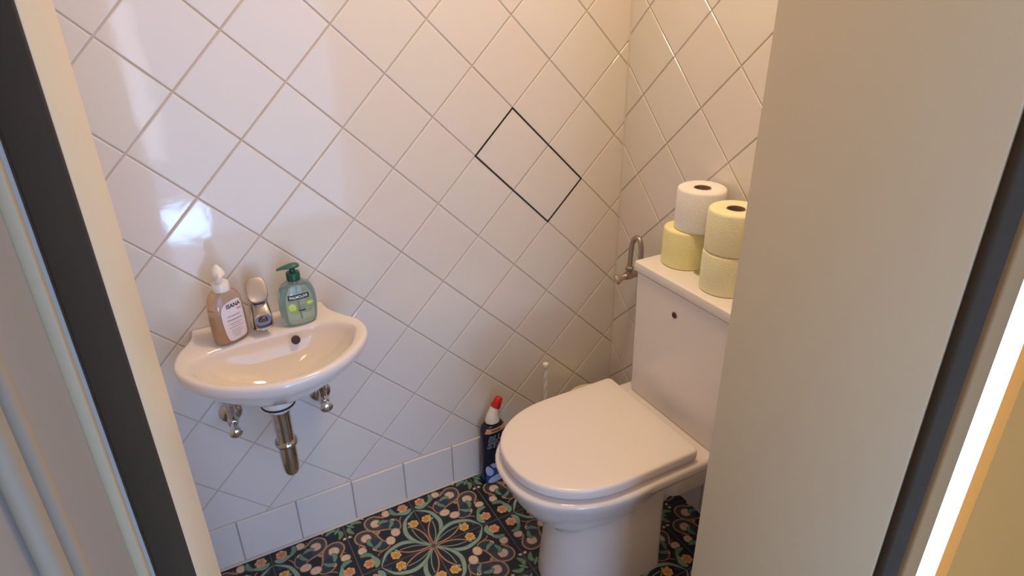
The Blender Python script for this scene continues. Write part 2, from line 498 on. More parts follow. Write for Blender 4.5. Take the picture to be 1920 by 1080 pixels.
nt.links.new(tx.outputs[0], bs.inputs['Base Color'])
bs.inputs['Roughness'].default_value = .38
M_FGROUT = mat('dark_grout', (.15, .125, .11), rough=.9, noise=.2, nscale=50)

floor = struct(box('floor', (ROOM_L, -1.24, -.10), (0, 0, -.0015), M_FGROUT))
S = 0.2014; FJ = .0016
sxs = -0.7301
cache = {}
for i in range(-5, 5):
    for j in range(-7, 0):
        x0, y0 = sxs+i*S, j*S           # tile [x0,x0+S] x [y0,y0+S]
        starx = sxs+2*S*math.floor((i+1)/2); stary = -S+2*S*math.floor((j+2)/2)
        ux = starx <= x0+1e-6; uy = stary <= y0+1e-6
        cx, cy = x0+S/2, y0+S/2
        hs = S/2-FJ
        def uv(a, b, ux=ux, uy=uy):
            u = (a+S/2)/S if ux else (S/2-a)/S
            v = (b+S/2)/S if uy else (S/2-b)/S
            if ux != uy: u, v = v, u
            return (u, v)
        P = clip([(cx-hs, cy-hs), (cx+hs, cy-hs), (cx+hs, cy+hs), (cx-hs, cy+hs)], ROOM_L, -.002, -1.235, -.002)
        if len(P) < 3 or abs(parea(P)) < 1e-4: continue
        fr = lambda a, b, h: (a, b, h-.0015)
        if abs(parea(P)-4*hs*hs) < 1e-7:
            if (ux, uy) not in cache: cache[(ux, uy)] = tile_mesh('tile', [(-hs, -hs), (hs, -hs), (hs, hs), (-hs, hs)], .0015, .0015, M_FT, fr, uv)
            me = cache[(ux, uy)]
        else: me = tile_mesh('tile', [(x-cx, y-cy) for x, y in P], .0015, .0015, M_FT, fr, uv)
        link('tile', me, None, floor, (cx, cy, 0), smooth=False)

# ---------------------------------------------------------------- rest of the shell
struct(box('ceiling', (ROOM_L-.1, -1.18, CEIL), (.12, .12, CEIL+.1), M_CEIL))
struct(box('wall_left', (ROOM_L-.1, -.91, 0), (ROOM_L, .0, CEIL), M_WALLP))
JL, JR = -1.196, -.505
OUT = -1.18
wf = bmesh.new()
add_box(wf, (ROOM_L-.1, -1.10, 0), (JL-.022, -.912, CEIL)); add_box(wf, (JR+.05, OUT+.0, 0), (.12, -.912, CEIL)); add_box(wf, (JL-.022, OUT, 2.05), (JR+.05, -.912, CEIL))
struct(auto(from_bm('wall_front', wf, M_WALLP)))
# left door lining, dark seal in its rebate
tl = struct(box('trim_3', (JL-.022, -1.095, 0), (JL, -.905, 2.03), M_PAINT, bevel=.0015))
box('rubber_seal', (JL-.0205, -1.104, .0), (JL-.0005, -1.0952, 2.03), M_SEAL, tl, bevel=.002)
# right door lining with its own rebate
tr = struct(box('trim_4', (JR, -1.18, 0), (JR+.05, -.905, 2.03), M_PAINT, bevel=.0015))
box('rubber_seal', (JR+.001, -1.192, 0), (JR+.040, -1.1805, 2.03), M_SEAL, tr, bevel=.005, seg=4)
struct(box('trim_5', (JL-.022, -1.18, 2.03), (JR+.05, -.905, 2.07), M_PAINT, bevel=.0015))
# casing on the hall side, the bright strip beside it, the tan wall
struct(box('trim_6', (JR+.048, -1.194, 0), (JR+.084, -1.1802, 2.1), M_CASE, bevel=.004, seg=3))
stp = thing('glow_strip', (-.385, -1.19, 0), 'narrow bright white vertical strip beside the door casing at far right, its brightness put in as glow', 'glowing strip')
box('glow_face', (-.0335, .002, .0), (.033, .009, 2.1), M_STRIP, stp, bevel=.001)  # no lamp part: the strip's white brightness is put in as emission
struct(box('wall_outer', (-.3515, -1.20, 0), (1.4, -1.1801, 2.5), M_BROWN))
# open door leaf at the left edge
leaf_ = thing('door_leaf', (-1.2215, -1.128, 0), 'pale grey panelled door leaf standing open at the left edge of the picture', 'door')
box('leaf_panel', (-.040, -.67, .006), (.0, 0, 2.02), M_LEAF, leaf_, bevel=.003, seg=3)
box('edge_strip', (-.010, -.0, .006), (.0055, .0065, 2.02), mat('yellowed_paint', (.50, .37, .20), rough=.4), leaf_, bevel=.002)
for (ya, yb, za, zb) in ((-.135, -.122, .1, 1.95), (-.112, -.100, .1, 1.95), (-.57, -.557, .1, 1.95), (-.557, -.10, .1, .115), (-.557, -.10, 1.935, 1.95)):
    box('moulding', (-.001, ya, za), (.006, yb, zb), M_MOULD, leaf_, bevel=.003, seg=3)

# the hall behind the photographer, which gives the light and the reflections
struct(box('hall_floor', (-2.3, -2.6, -.1), (1.4, -1.2402, -.001), M_HFLOOR))
struct(box('hall_ceiling', (-2.3, -2.6, 2.5), (1.4, -1.18, 2.6), M_CEIL))
struct(box('wall_hall_left', (-2.4, -2.6, 0), (-2.3, -1.1, 2.5), M_WALLP))
struct(box('wall_hall_right', (1.4, -2.6, 0), (1.5, -1.18, 2.5), M_BROWN))
hb = bmesh.new()
add_box(hb, (-2.3, -2.7, 0), (1.4, -2.6, 2.5))
struct(auto(from_bm('wall_hall_rear', hb, M_WALLP)))
gd = struct(box('window_1', (-1.40, -2.60, 0.0), (1.12, -2.56, 2.15), M_LEAF, bevel=.004))
box('sheer_curtain', (-1.30, -2.56, .26), (1.05, -2.554, 1.75), M_SHEER, gd)
box('glass_pane', (-1.32, -2.559, .03), (-1.00, -2.552, .25), M_PANE, gd)
box('glass_pane', (-1.235, -2.5535, .52), (-1.125, -2.5515, 1.30), mat('curtain_gap_pane', (.6, .65, .7), emis=(.62, .72, 1.0), estr=6.0), gd)
box('glass_pane', (-.97, -2.559, .03), (1.05, -2.552, .25), M_SHEER, gd)
struct(box('wall_hall_front', (-2.3, -1.16, 0), (ROOM_L-.1, -1.10, 2.5), M_WALLP))
struct(box('wall_hall_upper', (-1.7, -1.1799, CEIL+.1), (1.4, -1.10, 2.5), M_WALLP))

# ---------------------------------------------------------------- toilet
TC = -.449
toilet = thing('toilet', (-.30, TC, 0), 'white floor-standing toilet with closed D-shaped lid', 'toilet')
def L(x, y, z): return (x+.30, y-TC, z)
def dshape(xb, xf, hw, y0=TC, off=0, n=28, bl=.20, rc=.012):
    """outline: straight back at xb, straight sides for bl, then an ellipse to the tip at xf"""
    xb2, xf2, h = xb-off*0-(-off if False else 0), xf-off, hw+off
    xb2 = xb+off
    xs = xb-bl
    P = []
    for k in range(5):            # back right corner
        a = -k/4*PI/2
        P.append((xb2-rc+rc*math.cos(PI/2*0+a+0) if False else xb2-rc+rc*math.sin(PI/2*(1-k/4)), y0-h+rc-rc*math.cos(PI/2*(1-k/4))))
    for k in range(1, 4): P.append((xb2-rc+(xs-xb2+rc)*k/4, y0-h))
    a_len = xs-xf2
    for k in range(n+1):
        a = PI*k/n
        ca, sa = math.cos(a), math.sin(a)
        P.append((xs-a_len*abs(sa)**.92, y0-h*(1 if ca > 0 else -1)*abs(ca)**.92))
    for k in range(1, 4): P.append((xs+(xb2-rc-xs)*k/4, y0+h))
    for k in range(5): P.append((xb2-rc+rc*math.sin(PI/2*k/4), y0+h-rc+rc*math.cos(PI/2*k/4)))
    return P
def rings_from(specs):
    return [[L(x, y, z) for x, y in o] for o, z in specs]
# lid
lid = []
for off, z in ((-.006, .4045), (-.002, .405), (-.0005, .4065), (0, .409), (0, .4235), (-.0012, .4270), (-.0035, .4292), (-.007, .4302), (-.03, .4306), (-.08, .4308)):
    lid.append((dshape(-.213, -.6195, .1735, off=off), z))
loft('lid', rings_from(lid), M_SEAT, toilet, ang=50)
ring = []
for off, z in ((-.012, .3925), (-.009, .393), (-.009, .403), (-.012, .4045)):
    ring.append((dshape(-.20, -.6165, .173, off=off), z))
loft('seat_ring', rings_from(ring), M_SEAT, toilet, ang=50)
# pan: bowl loft from neck to rim
def egg(xb, xf, hw, n=56, y0=TC, k=.95):
    P = []
    xc = xf+(xb-xf)*.52
    for i in range(n):
        a = 2*PI*i/n; ca, sa = math.cos(a), math.sin(a)
        x = xc+(xb-xc)*(abs(ca)**.9) if ca > 0 else xc-(xc-xf)*(abs(ca)**k)
        P.append((x, y0+hw*(1 if sa > 0 else -1)*abs(sa)**.88))
    return P
bowl = [(egg(-.28, -.515, .085), .20), (egg(-.275, -.530, .095), .225), (egg(-.25, -.556, .116), .250), (egg(-.22, -.584, .140), .285), (egg(-.195, -.608, .162), .325),
        (egg(-.18, -.622, .176), .360), (egg(-.175, -.6315, .1845), .380), (egg(-.175, -.632, .185), .386), (egg(-.176, -.629, .182), .3905), (egg(-.18, -.62, .175), .3925), (egg(-.19, -.58, .14), .3930)]
loft('bowl', rings_from(bowl), M_CERAM, toilet, ang=60)
def rrect(x0, x1, y0, y1, r, n=6):
    P = []
    for (cx, cy, a0) in ((x1-r, y1-r, 0), (x0+r, y1-r, PI/2), (x0+r, y0+r, PI), (x1-r, y0+r, 1.5*PI)):
        for k in range(n+1):
            a = a0+PI/2*k/n; P.append((cx+r*math.cos(a), cy+r*math.sin(a)))
    return P
plat = []
for d, z in ((.055, .316), (.040, .326), (.022, .340), (.010, .353), (.003, .367), (0, .382), (.002, .3885), (.007, .3925), (.016, .393)):
    plat.append((rrect(-.425+d, -.012, TC-.182+d, TC+.176-d, .085, 12), z))
loft('rear_shelf', rings_from(plat), M_CERAM, toilet, ang=60)
def foot(xb, xf, hw, n=18, rc=.02):
    P = []
    for k in range(5): P.append((xb-rc+rc*math.sin(PI/2*(1-k/4)), TC-hw+rc-rc*math.cos(PI/2*(1-k/4))))
    xs = xf+hw*1.15
    for k in range(n+1):
        a = PI*k/n; P.append((xs-(xs-xf)*math.sin(a)**.9 if 0 < k < n else xs, TC-hw*math.cos(a)))
    for k in range(5): P.append((xb-rc+rc*math.sin(PI/2*k/4), TC+hw-rc+rc*math.cos(PI/2*k/4)))
    return P
ft = [(foot(-.226, -.524, .110), 0), (foot(-.226, -.524, .110), .012), (foot(-.226, -.520, .108), .05), (foot(-.226, -.512, .106), .12), (foot(-.226, -.508, .104), .17),
      (foot(-.226, -.508, .104), .215), (foot(-.226, -.515, .107), .24), (foot(-.226, -.53, .114), .28), (foot(-.226, -.53, .118), .33)]
loft('pedestal', rings_from(ft), M_CERAM, toilet, ang=50)
# trap running back to the wall under the shelf
bm = bmesh.new()
add_tube(bm, [L(-.30, TC, .17), L(-.22, TC, .20), L(-.14, TC, .215), L(-.004, TC, .215)], [.075, .075, .062, .058], 24)
auto(from_bm('outlet_pipe', bm, M_CERAM, toilet))
bm = bmesh.new()
add_loft(bm, rings_from([(rrect(-.24, -.10, TC-.125, TC+.125, .03), .25), (rrect(-.25, -.06, TC-.14, TC+.14, .03), .29), (rrect(-.25, -.03, TC-.15, TC+.15, .03), .33)]))
auto(from_bm('trap_cover', bm, M_CERAM, toilet))
# pedestal screws
for s in (-1,):
    bm = bmesh.new()
    add_tube(bm, [L(-.39, TC+s*.106, .034), L(-.39, TC+s*.1175, .034)], [.009, .007], 12)
    auto(from_bm('screw_cap', bm, M_CHROME, toilet))

# cistern
CX0, CX1, CY0, CY1 = -.171, -.006, -.645, -.300
cist = thing('cistern', (-.09, -.47, .393), 'tall white toilet cistern with a small round hole in its front', 'cistern')
def LC(x, y, z): return (x+.09, y+.47, z-.393)
body = []
for d, z in ((.012, .3935), (.006, .395), (.004, .41), (.002, .60), (.000, .735), (.0, .7448), (.002, .7460)):
    body.append([LC(x, y, z) for x, y in rrect(CX0+d, CX1, CY0+d, CY1-d, .012)])
loft('tank', body, M_CIST, cist, ang=40)
ld = []
for d, z in ((.009, .7461), (.008, .7487), (-.0015, .7490), (-.0038, .7502), (-.0045, .7525), (-.0045, .7695), (-.0036, .7725), (-.0010, .7745), (.0025, .7752), (.02, .7753), (.05, .7754)):
    ld.append([LC(x, y, z) for x, y in rrect(CX0+d-.001, CX1-.0, CY0+d, CY1-d, .007 if d < .01 else .004)])
loft('tank_lid', ld, M_CIST, cist, ang=30)
bm = bmesh.new()
add_tube(bm, [LC(CX0+.004, -.4505, .690), LC(CX0-.0005, -.4505, .690)], .0088, 24)
auto(from_bm('hole_rim', bm, mat('brown_hole_rim', (.42, .30, .24), rough=.5), cist))
bm = bmesh.new()
add_tube(bm, [LC(CX0+.006, -.4505, .690), LC(CX0-.0012, -.4512, .690)], .0068, 24)
o = auto(from_bm('round_hole', bm, mat('hole_dark', (.06, .03, .022), rough=.6), cist))
lathe('flush_button', LC(-.088, -.441, 0)[:2], [(.020, .3822), (.020, .3845), (.017, .3862), (.016, .3855), (.005, .3858)], M_CHROMEC, cist)

# ---------------------------------------------------------------- toilet rolls
def roll(c, z, r, h, m, label, cat='toilet roll', group=None, lean=0):
    t = thing('toilet_roll', (c[0], c[1], z), label, cat, group)
    n = 40; rings = []
    hole = .0195
    prof = [(hole, 0.0012), (r-.004, 0), (r-.0008, .002), (r, .006), (r+.0003, h*.5), (r, h-.006), (r-.0015, h-.002), (r-.005, h), (hole+.002, h-.001), (hole, h-.003)]
    for pr, pz in prof:
        rings.append([((pr*(1+.006*math.sin(3*a+z*50)))*math.cos(a), (pr*(1+.006*math.sin(3*a+z*50)))*math.sin(a), pz+.0006*math.sin(2*a+1)*(1 if 0 < pz < h else .3 if pz else 0)) for a in [2*PI*k/n for k in range(n)]])
    bm = bmesh.new(); V = add_loft(bm, rings, True, False, False)
    auto(from_bm('paper', bm, m, t), 50)
    bm = bmesh.new()
    rr = [circ((0, 0), hole+.0003, .002, 32), circ((0, 0), hole+.0003, h-.0015, 32), circ((0, 0), hole-.0012, h-.0015, 32), circ((0, 0), hole-.0012, .002, 32)]
    V = add_loft(bm, rr, True, False, False)
    for j in range(32): bm.faces.new((V[3][j], V[3][(j+1) % 32], V[0][(j+1) % 32], V[0][j]))
    auto(from_bm('core_tube', bm, M_CARD, t), 40)
    return t
LZ = .7754
roll((-.081, -.368), LZ, .0545, .094, M_YEL, 'bright yellow toilet roll standing on the cistern under the white roll')
roll((-.064, -.386), LZ+.0945, .0565, .100, M_WHT, 'white toilet roll on top of the yellow roll on the cistern')
roll((-.100, -.523), LZ, .0555, .094, M_YEL2, 'pale yellow toilet roll on the cistern, lower one of the right-hand stack')
roll((-.098, -.524), LZ+.0945, .057, .096, M_YEL2, 'pale yellow toilet roll topmost on the right-hand stack of two')

# ---------------------------------------------------------------- filling valve and hose beside the cistern
vt = thing('angle_valve', (0, -.125, .634), 'chrome angle valve on the wall beside the cistern', 'valve')
bm = bmesh.new(); add_tube(bm, [(-.001, 0, 0), (-.004, 0, 0), (-.009, 0, 0)], [.026, .025, .014], 24); auto(from_bm('rosette', bm, M_HOSE, vt))
tube('valve_body', [(-.004, 0, 0), (-.03, 0, 0), (-.05, 0, 0), (-.062, -.0, 0)], [.010, .010, .0125, .011], M_HOSE, vt)
tube('outlet', [(-.052, -.0, .0), (-.052, -.003, .022)], [.009, .009], M_HOSE, vt)
tube('union_nut', [(-.052, -.003, .016), (-.052, -.0035, .020), (-.052, -.0045, .030), (-.052, -.005, .033)], [.0085, .0118, .0118, .0085], M_HOSE, vt, n=6)
tube('handle', [(-.060, 0, 0), (-.066, .001, -.001), (-.074, .003, -.003), (-.084, .006, -.006), (-.090, .008, -.008), (-.093, .009, -.009)], [.009, .008, .0095, .0155, .014, .006], mat('dull_chrome', (.60, .52, .42), rough=.28, metal=.8), vt, n=12)
hose = thing('supply_hose', (-.052, -.130, .66), 'braided steel hose looping up from the valve to the cistern', 'hose')
hp = catmull([(0, 0, 0.004), (-.001, -.002, .04), (-.001, -.006, .080), (0, -.018, .098), (0, -.034, .097), (0, -.044, .072), (-.001, -.047, .036), (0, -.056, .008), (0, -.09, -.006), (0, -.168, -.010)], 7)
tube('braided_tube', hp, .0073, M_HOSE, hose, n=12)
tube('union_nut', [(0, -.138, -.0095), (0, -.141, -.0095), (0, -.160, -.01), (0, -.166, -.01)], [.007, .0115, .0115, .009], M_HOSE, hose, n=6)

# ---------------------------------------------------------------- basin
BZ = .715
outline = [(-.889, -.0005), (-.888, -.03), (-.878, -.062), (-.858, -.098), (-.838, -.132), (-.832, -.165), (-.838, -.203), (-.862, -.243), (-.900, -.281), (-.949, -.309), (-.99, -.320), (-1.035, -.3235), (-1.08, -.315), (-1.12, -.299),
           (-1.158, -.274), (-1.19, -.243), (-1.214, -.207), (-1.2275, -.168), (-1.228, -.138), (-1.218, -.098), (-1.200, -.066), (-1.186, -.036), (-1.183, -.0005)]
BC = Vector((-1.035, -.165))
basin = thing('washbasin', (BC.x, -.0, .57), 'small white wall-hung washbasin with a curved front rim', 'washbasin')
NB = 96
dense = [Vector((p.x, p.y)) for p in catmull([(a, b, 0) for a, b in outline], 10)]
# ray-cast outline by angle so that every ring shares its angles
def ray_outline(poly, c, a):
    d = Vector((math.cos(a), math.sin(a))); best = 0
    n = len(poly)
    for i in range(n):
        p, q = poly[i], poly[(i+1) % n]; e = q-p
        den = d.x*e.y-d.y*e.x
        if abs(den) < 1e-12: continue
        t = ((p.x-c.x)*e.y-(p.y-c.y)*e.x)/den; s = ((p.x-c.x)*d.y-(p.y-c.y)*d.x)/den
        if t > 0 and -1e-6 <= s <= 1+1e-6: best = max(best, t)
    return best
angs = [2*PI*i/NB for i in range(NB)]
corner = [math.atan2(-.0005-BC.y, x-BC.x) for x in (-.889, -1.183)]
for cang in corner:
    cang %= 2*PI; k = min(range(NB), key=lambda i: abs(angs[i]-cang)); angs[k] = cang
RO = [ray_outline(dense, BC, a) for a in angs]
innerp = [(-.858, -.155), (-.863, -.192), (-.892, -.240), (-.945, -.282), (-1.00, -.298), (-1.055, -.298), (-1.105, -.281), (-1.150, -.252), (-1.185, -.212), (-1.199, -.168), (-1.182, -.126), (-1.12, -.103), (-1.06, -.098), (-1.0, -.096), (-.93, -.098), (-.885, -.115)]
din = [Vector((p.x, p.y)) for p in catmull([(a, b, 0) for a, b in innerp], 8, closed=True)]
RI = [ray_outline(din, BC, a) for a in angs]
def bring(fun):
    out = []
    for i, a in enumerate(angs):
        r, z = fun(i, a)
        x, y = BC.x+r*math.cos(a), BC.y+r*math.sin(a)
        out.append((x-BC.x, min(y, -.0005), z-.57))
    return out
rings = []
DR = Vector((-1.042, -.150))
def under(s, z, k):          # shrink outline towards the outlet by s
    out = []
    for i, a in enumerate(angs):
        x, y = BC.x+RO[i]*math.cos(a), BC.y+RO[i]*math.sin(a)
        x = DR.x+(x-DR.x)*s; y = DR.y+(y-DR.y)*(s if y < DR.y else max(s, k))
        out.append((x-BC.x, min(y, -.0005), z-.57))
    return out
for s, z, k in ((.10, .588, .1), (.24, .590, .4), (.38, .598, .8), (.50, .611, 1), (.62, .627, 1), (.74, .644, 1), (.84, .660, 1), (.915, .674, 1), (.965, .6855, 1), (.992, .695, 1)):
    rings.append(under(s, z, k))
def flat(i, a): return RO[i], BZ-.010
rings.append(bring(flat))
for d, z in ((.0008, BZ-.0055), (.003, BZ-.0015), (.0065, BZ), (.011, BZ-.0002)):
    rings.append(bring(lambda i, a, d=d, z=z: (RO[i]-d, z)))
for t, dz in ((.35, -.0012), (.7, -.003), (.9, -.0045)):
    rings.append(bring(lambda i, a, t=t, dz=dz: ((RO[i]-.011)*(1-t)+RI[i]*t, BZ+dz)))
rings.append(bring(lambda i, a: (RI[i]-.0, BZ-.0065)))
rings.append(bring(lambda i, a: (RI[i]-.005, BZ-.0110)))
for s, z in ((.95, BZ-.021), (.88, BZ-.036), (.78, BZ-.054), (.64, BZ-.072), (.48, BZ-.085), (.30, BZ-.098), (.16, BZ-.103)):
    rings.append([(((BC.x+RI[i]*s*math.cos(a))*(1)-BC.x), (BC.y+RI[i]*s*math.sin(a)), z-.57) for i, a in enumerate(angs)])
loft('bowl', rings, M_CERAM, basin, ang=70)
# overflow hole and drain
o = lathe('overflow_hole', (0, 0), [(.0001, -.001), (.0100, -.001), (.0100, .0005), (.0085, .0010), (.0001, .0005)], mat('overflow_dark', (.05, .022, .015), rough=.5), basin, n=24)
o.location = (-.979-BC.x, -.112, .687-.57); o.rotation_euler = (math.radians(66), 0, 0)
lathe('drain_ring', (0, -.165), [(.001, .0420), (.026, .0420), (.028, .0445), (.022, .0455), (.012, .0443), (.001, .0443)], M_CHROMEC, basin, n=32)

# drain trap
trap = thing('drain_trap', (-1.045, -.150, .359), 'chrome bottle trap hanging from the washbasin', 'drain trap')
lathe('outlet_collar', (0, 0), [(.036, .2282), (.0365, .214), (.036, .2065), (.030, .2065)], M_WP, trap)
lathe('rubber_ring', (0, 0), [(.030, .2065), (.0375, .2065), (.0385, .2045), (.0375, .2022), (.030, .2020)], M_BLACK, trap)
lathe('tail_piece', (0, 0), [(.030, .2022), (.026, .196), (.0235, .186), (.018, .180)], M_WP, trap)
lathe('clamp_ring', (0, 0), [(.0205, .182), (.0235, .184), (.024, .190), (.0225, .190)], M_CHROME, trap)
lathe('pipe', (0, 0), [(.0195, .080), (.0200, .10), (.0205, .150), (.0215, .180), (.0225, .1885)], M_CHROME, trap)
lathe('joint_ring', (0, 0), [(.0195, .0885), (.0245, .089), (.0262, .0925), (.0262, .0965), (.0245, .100), (.0200, .1005)], M_CHROME, trap)
lathe('cup', (0, 0), [(.004, .0), (.010, .0012), (.0145, .005), (.0175, .012), (.0190, .025), (.0200, .06), (.0202, .090), (.018, .0905)], M_CHROME, trap)
tube('wall_pipe', [(-.0, .012, .165), (-.0, .05, .168), (-.002, .10, .168), (-.002, .146, .168)], .0155, M_CHROME, trap, n=20)
tube('rosette', [(-.002, .128, .168), (-.002, .132, .168), (-.002, .142, .168), (-.002, .1495, .168)], [.016, .023, .029, .0305], M_CHROME, trap, n=28)

def corner_valve(x, z, label, sp):
    t = thing('angle_valve', (x, 0, z), label, 'valve')
    tube('rosette', [(0, -.012, 0), (0, -.010, 0), (0, -.005, 0), (0, -.0002, 0)], [.012, .022, .0265, .028], M_CHROME, t, n=28)
    tube('valve_body', [(0, -.005, 0), (0, -.028, 0), (0, -.045, 0), (0, -.056, .0)], [.0115, .0115, .0135, .010], M_CHROME, t, n=18)
    tube('outlet', [(0, -.038, .0), (0, -.038, .028), (0, -.038, .030), (0, -.038, .048)], [.0095, .0095, .0120, .0120], M_CHROME, t, n=8)
    hx, hz = sp
    tube('handle', [(0, -.050, 0), (hx*.3, -.058, hz*.3), (hx*.6, -.066, hz*.62), (hx, -.073, hz), (hx*1.12, -.077, hz*1.15), (hx*1.2, -.081, hz*1.3), (hx*1.25, -.083, hz*1.35)], [.009, .0085, .0115, .0152, .0156, .0120, .005], M_CHROMEC, t, n=16)
    return t
corner_valve(-1.143, .476, 'chrome angle valve on the tiles under the left end of the washbasin', (.000, -.012))
corner_valve(-.929, .462, 'chrome angle valve on the tiles under the right end of the washbasin', (-.002, -.001))

# ---------------------------------------------------------------- tap
tap = thing('tap', (-1.036, -.052, BZ-.003), 'chrome single-lever tap between the two soap bottles', 'tap')
def sup(rx, ry, z, cx=0, cy=0, n=32, e=.85, tilt=0):
    P = []
    for i in range(n):
        a = 2*PI*i/n; ca, sa = math.cos(a), math.sin(a)
        y = cy+ry*(1 if sa >= 0 else -1)*abs(sa)**e
        P.append((cx+rx*(1 if ca >= 0 else -1)*abs(ca)**e, y, z+tilt*(y-cy)))
    return P
loft('tap_body', [sup(.0255, .0255, 0), sup(.0255, .0255, .004), sup(.0235, .0240, .007), sup(.0222, .0235, .03, cy=.0005), sup(.0212, .0235, .055, cy=.001), sup(.0208, .0240, .078, cy=.001, tilt=.12), sup(.0205, .0235, .082, cy=.001, tilt=.12)], M_CHROMEC, tap, ang=40)
# spout: broad and short, sloping forward and down, with a recessed arched mouth
sp = []
def arch(hw, y, z, hh, tl=0):
    P = []
    for k in range(28):
        a = 2*PI*k/28; ca, sa = math.cos(a), math.sin(a)
        x = hw*(1 if ca >= 0 else -1)*abs(ca)**.6; dz = hh*(1 if sa >= 0 else -1)*abs(sa)**.6
        P.append((x, y+tl*dz, z+dz))
    return P
for (y, z, hw, hh, tl) in ((-.006, .056, .0190, .022, 0), (-.018, .053, .0192, .021, .1), (-.032, .045, .0195, .019, .25), (-.044, .036, .0198, .0165, .35), (-.048, .033, .0190, .0150, .38), (-.0490, .0322, .0178, .0138, .38), (-.0485, .0325, .0168, .0128, .38), (-.0400, .0340, .0160, .0120, .38)):
    sp.append(arch(hw, y, z, hh, tl))
loft('spout', sp, mat('satin_chrome', (.42, .39, .38), rough=.26, metal=1.0), tap, ang=40)
bm = bmesh.new(); add_tube(bm, [(0, -.0390, .0330), (0, -.0425, .0310), (0, -.0435, .0306)], [.0100, .0100, .0078], 20); add_loft(bm, [arch(.0157, -.0404, .0340, .0118, .38), arch(.0157, -.0409, .0339, .0118, .38)])
auto(from_bm('aerator', bm, mat('dark_chrome', (.20, .18, .20), rough=.45, metal=1.0), tap))
lathe('lever_gap', (0, .0), [(.0150, .0800), (.0172, .0825), (.0172, .090), (.015, .094)], M_BLACK, tap, n=24)
lv = []
M_LEVER = mat('brushed_chrome', (.44, .41, .43), rough=.28, metal=1.0)
for (d, z) in ((.003, 0), (0, .002), (0, .0095), (.0012, .0112), (.006, .0118), (.014, .0119)):
    lv.append(sup(.0218-d, .0285-d, z, e=.62))
o = loft('lever', lv, M_LEVER, tap, ang=35)
o.location = (0, -.010, .091); o.rotation_euler = (math.radians(52), 0, 0)
tube('lever_neck', [(0, .0, .078), (0, -.003, .094)], [.0175, .0165], M_CHROME, tap, n=24)

# ---------------------------------------------------------------- bottles
def bottle_section(rx, ry, z, n=48, e=.75):
    return sup(rx, ry, z, n=n, e=e)
def surf_y(prof, x, z, e):
    """front (-y) surface of a superellipse bottle at x, z"""
    for i in range(len(prof)-1):
        if prof[i][2] <= z <= prof[i+1][2]:
            t = (z-prof[i][2])/(prof[i+1][2]-prof[i][2]+1e-9)
            rx = prof[i][0]*(1-t)+prof[i+1][0]*t; ry = prof[i][1]*(1-t)+prof[i+1][1]*t
            break
    else: rx, ry = prof[-1][0], prof[-1][1]
    q = min(1, abs(x)/rx)
    return -ry*(1-q**(2/e))**(e/2)
def decal(name, outline, prof, e, off, m, parent, step=.0022, label=None):
    """a label cut to a 2D outline and laid on the bottle's curved front"""
    zs = [p[1] for p in outline]; z0, z1 = min(zs), max(zs)
    nz = max(2, int((z1-z0)/step)); rows = []
    for k in range(nz+1):
        z = z0+(z1-z0)*min(max(k/nz, .002), .998)
        xs = []
        for i in range(len(outline)):
            a, b = outline[i], outline[(i+1) % len(outline)]
            if (a[1]-z)*(b[1]-z) < 0: xs.append(a[0]+(b[0]-a[0])*(z-a[1])/(b[1]-a[1]))
        if len(xs) >= 2: rows.append((z, min(xs), max(xs)))
    bm = bmesh.new(); V = []; nx = 14
    for z, a, b in rows:
        V.append([bm.verts.new((a+(b-a)*j/nx, surf_y(prof, a+(b-a)*j/nx, z, e)-off, z)) for j in range(nx+1)])
    for i in range(len(V)-1):
        for j in range(nx): bm.faces.new((V[i][j], V[i][j+1], V[i+1][j+1], V[i+1][j]))
    o = from_bm(name, bm, m, parent)
    if label: o['label'] = label
    return o
def smooth_poly(P, sub=6): return [(p.x, p.y) for p in catmull([(a, b, 0) for a, b in P], sub, closed=True)]
def ell(cx, cz, rx, rz, n=28): return [(cx+rx*math.cos(2*PI*k/n), cz+rz*math.sin(2*PI*k/n)) for k in range(n)]
def text(name, s, size, cx, cz, prof, e, off, m, parent, bold=0, shear=0, rot=0, sx=1.0):
    cu = bpy.data.curves.new('lettering', 'FONT'); cu.body = s; cu.size = size; cu.align_x = 'CENTER'; cu.align_y = 'CENTER'
    cu.offset = bold; cu.shear = shear; cu.resolution_u = 3
    to = bpy.data.objects.new('lettering', cu); COL.objects.link(to)
    dg = bpy.context.evaluated_depsgraph_get(); dg.update()
    me = bpy.data.meshes.new_from_object(to.evaluated_get(dg))
    bpy.data.objects.remove(to); bpy.data.curves.remove(cu)
    bm = bmesh.new(); bm.from_mesh(me); bpy.data.meshes.remove(me)
    bmesh.ops.triangulate(bm, faces=bm.faces[:])
    for v in bm.verts:
        x, z = v.co.x*sx, v.co.y
        x, z = x*math.cos(rot)-z*math.sin(rot), x*math.sin(rot)+z*math.cos(rot)
        x += cx; z += cz
        v.co = (x, surf_y(prof, x, z, e)-off, z)
    me = bpy.data.meshes.new(name); bm.to_mesh(me); bm.free()
    return link(name, me, m, parent, smooth=False)

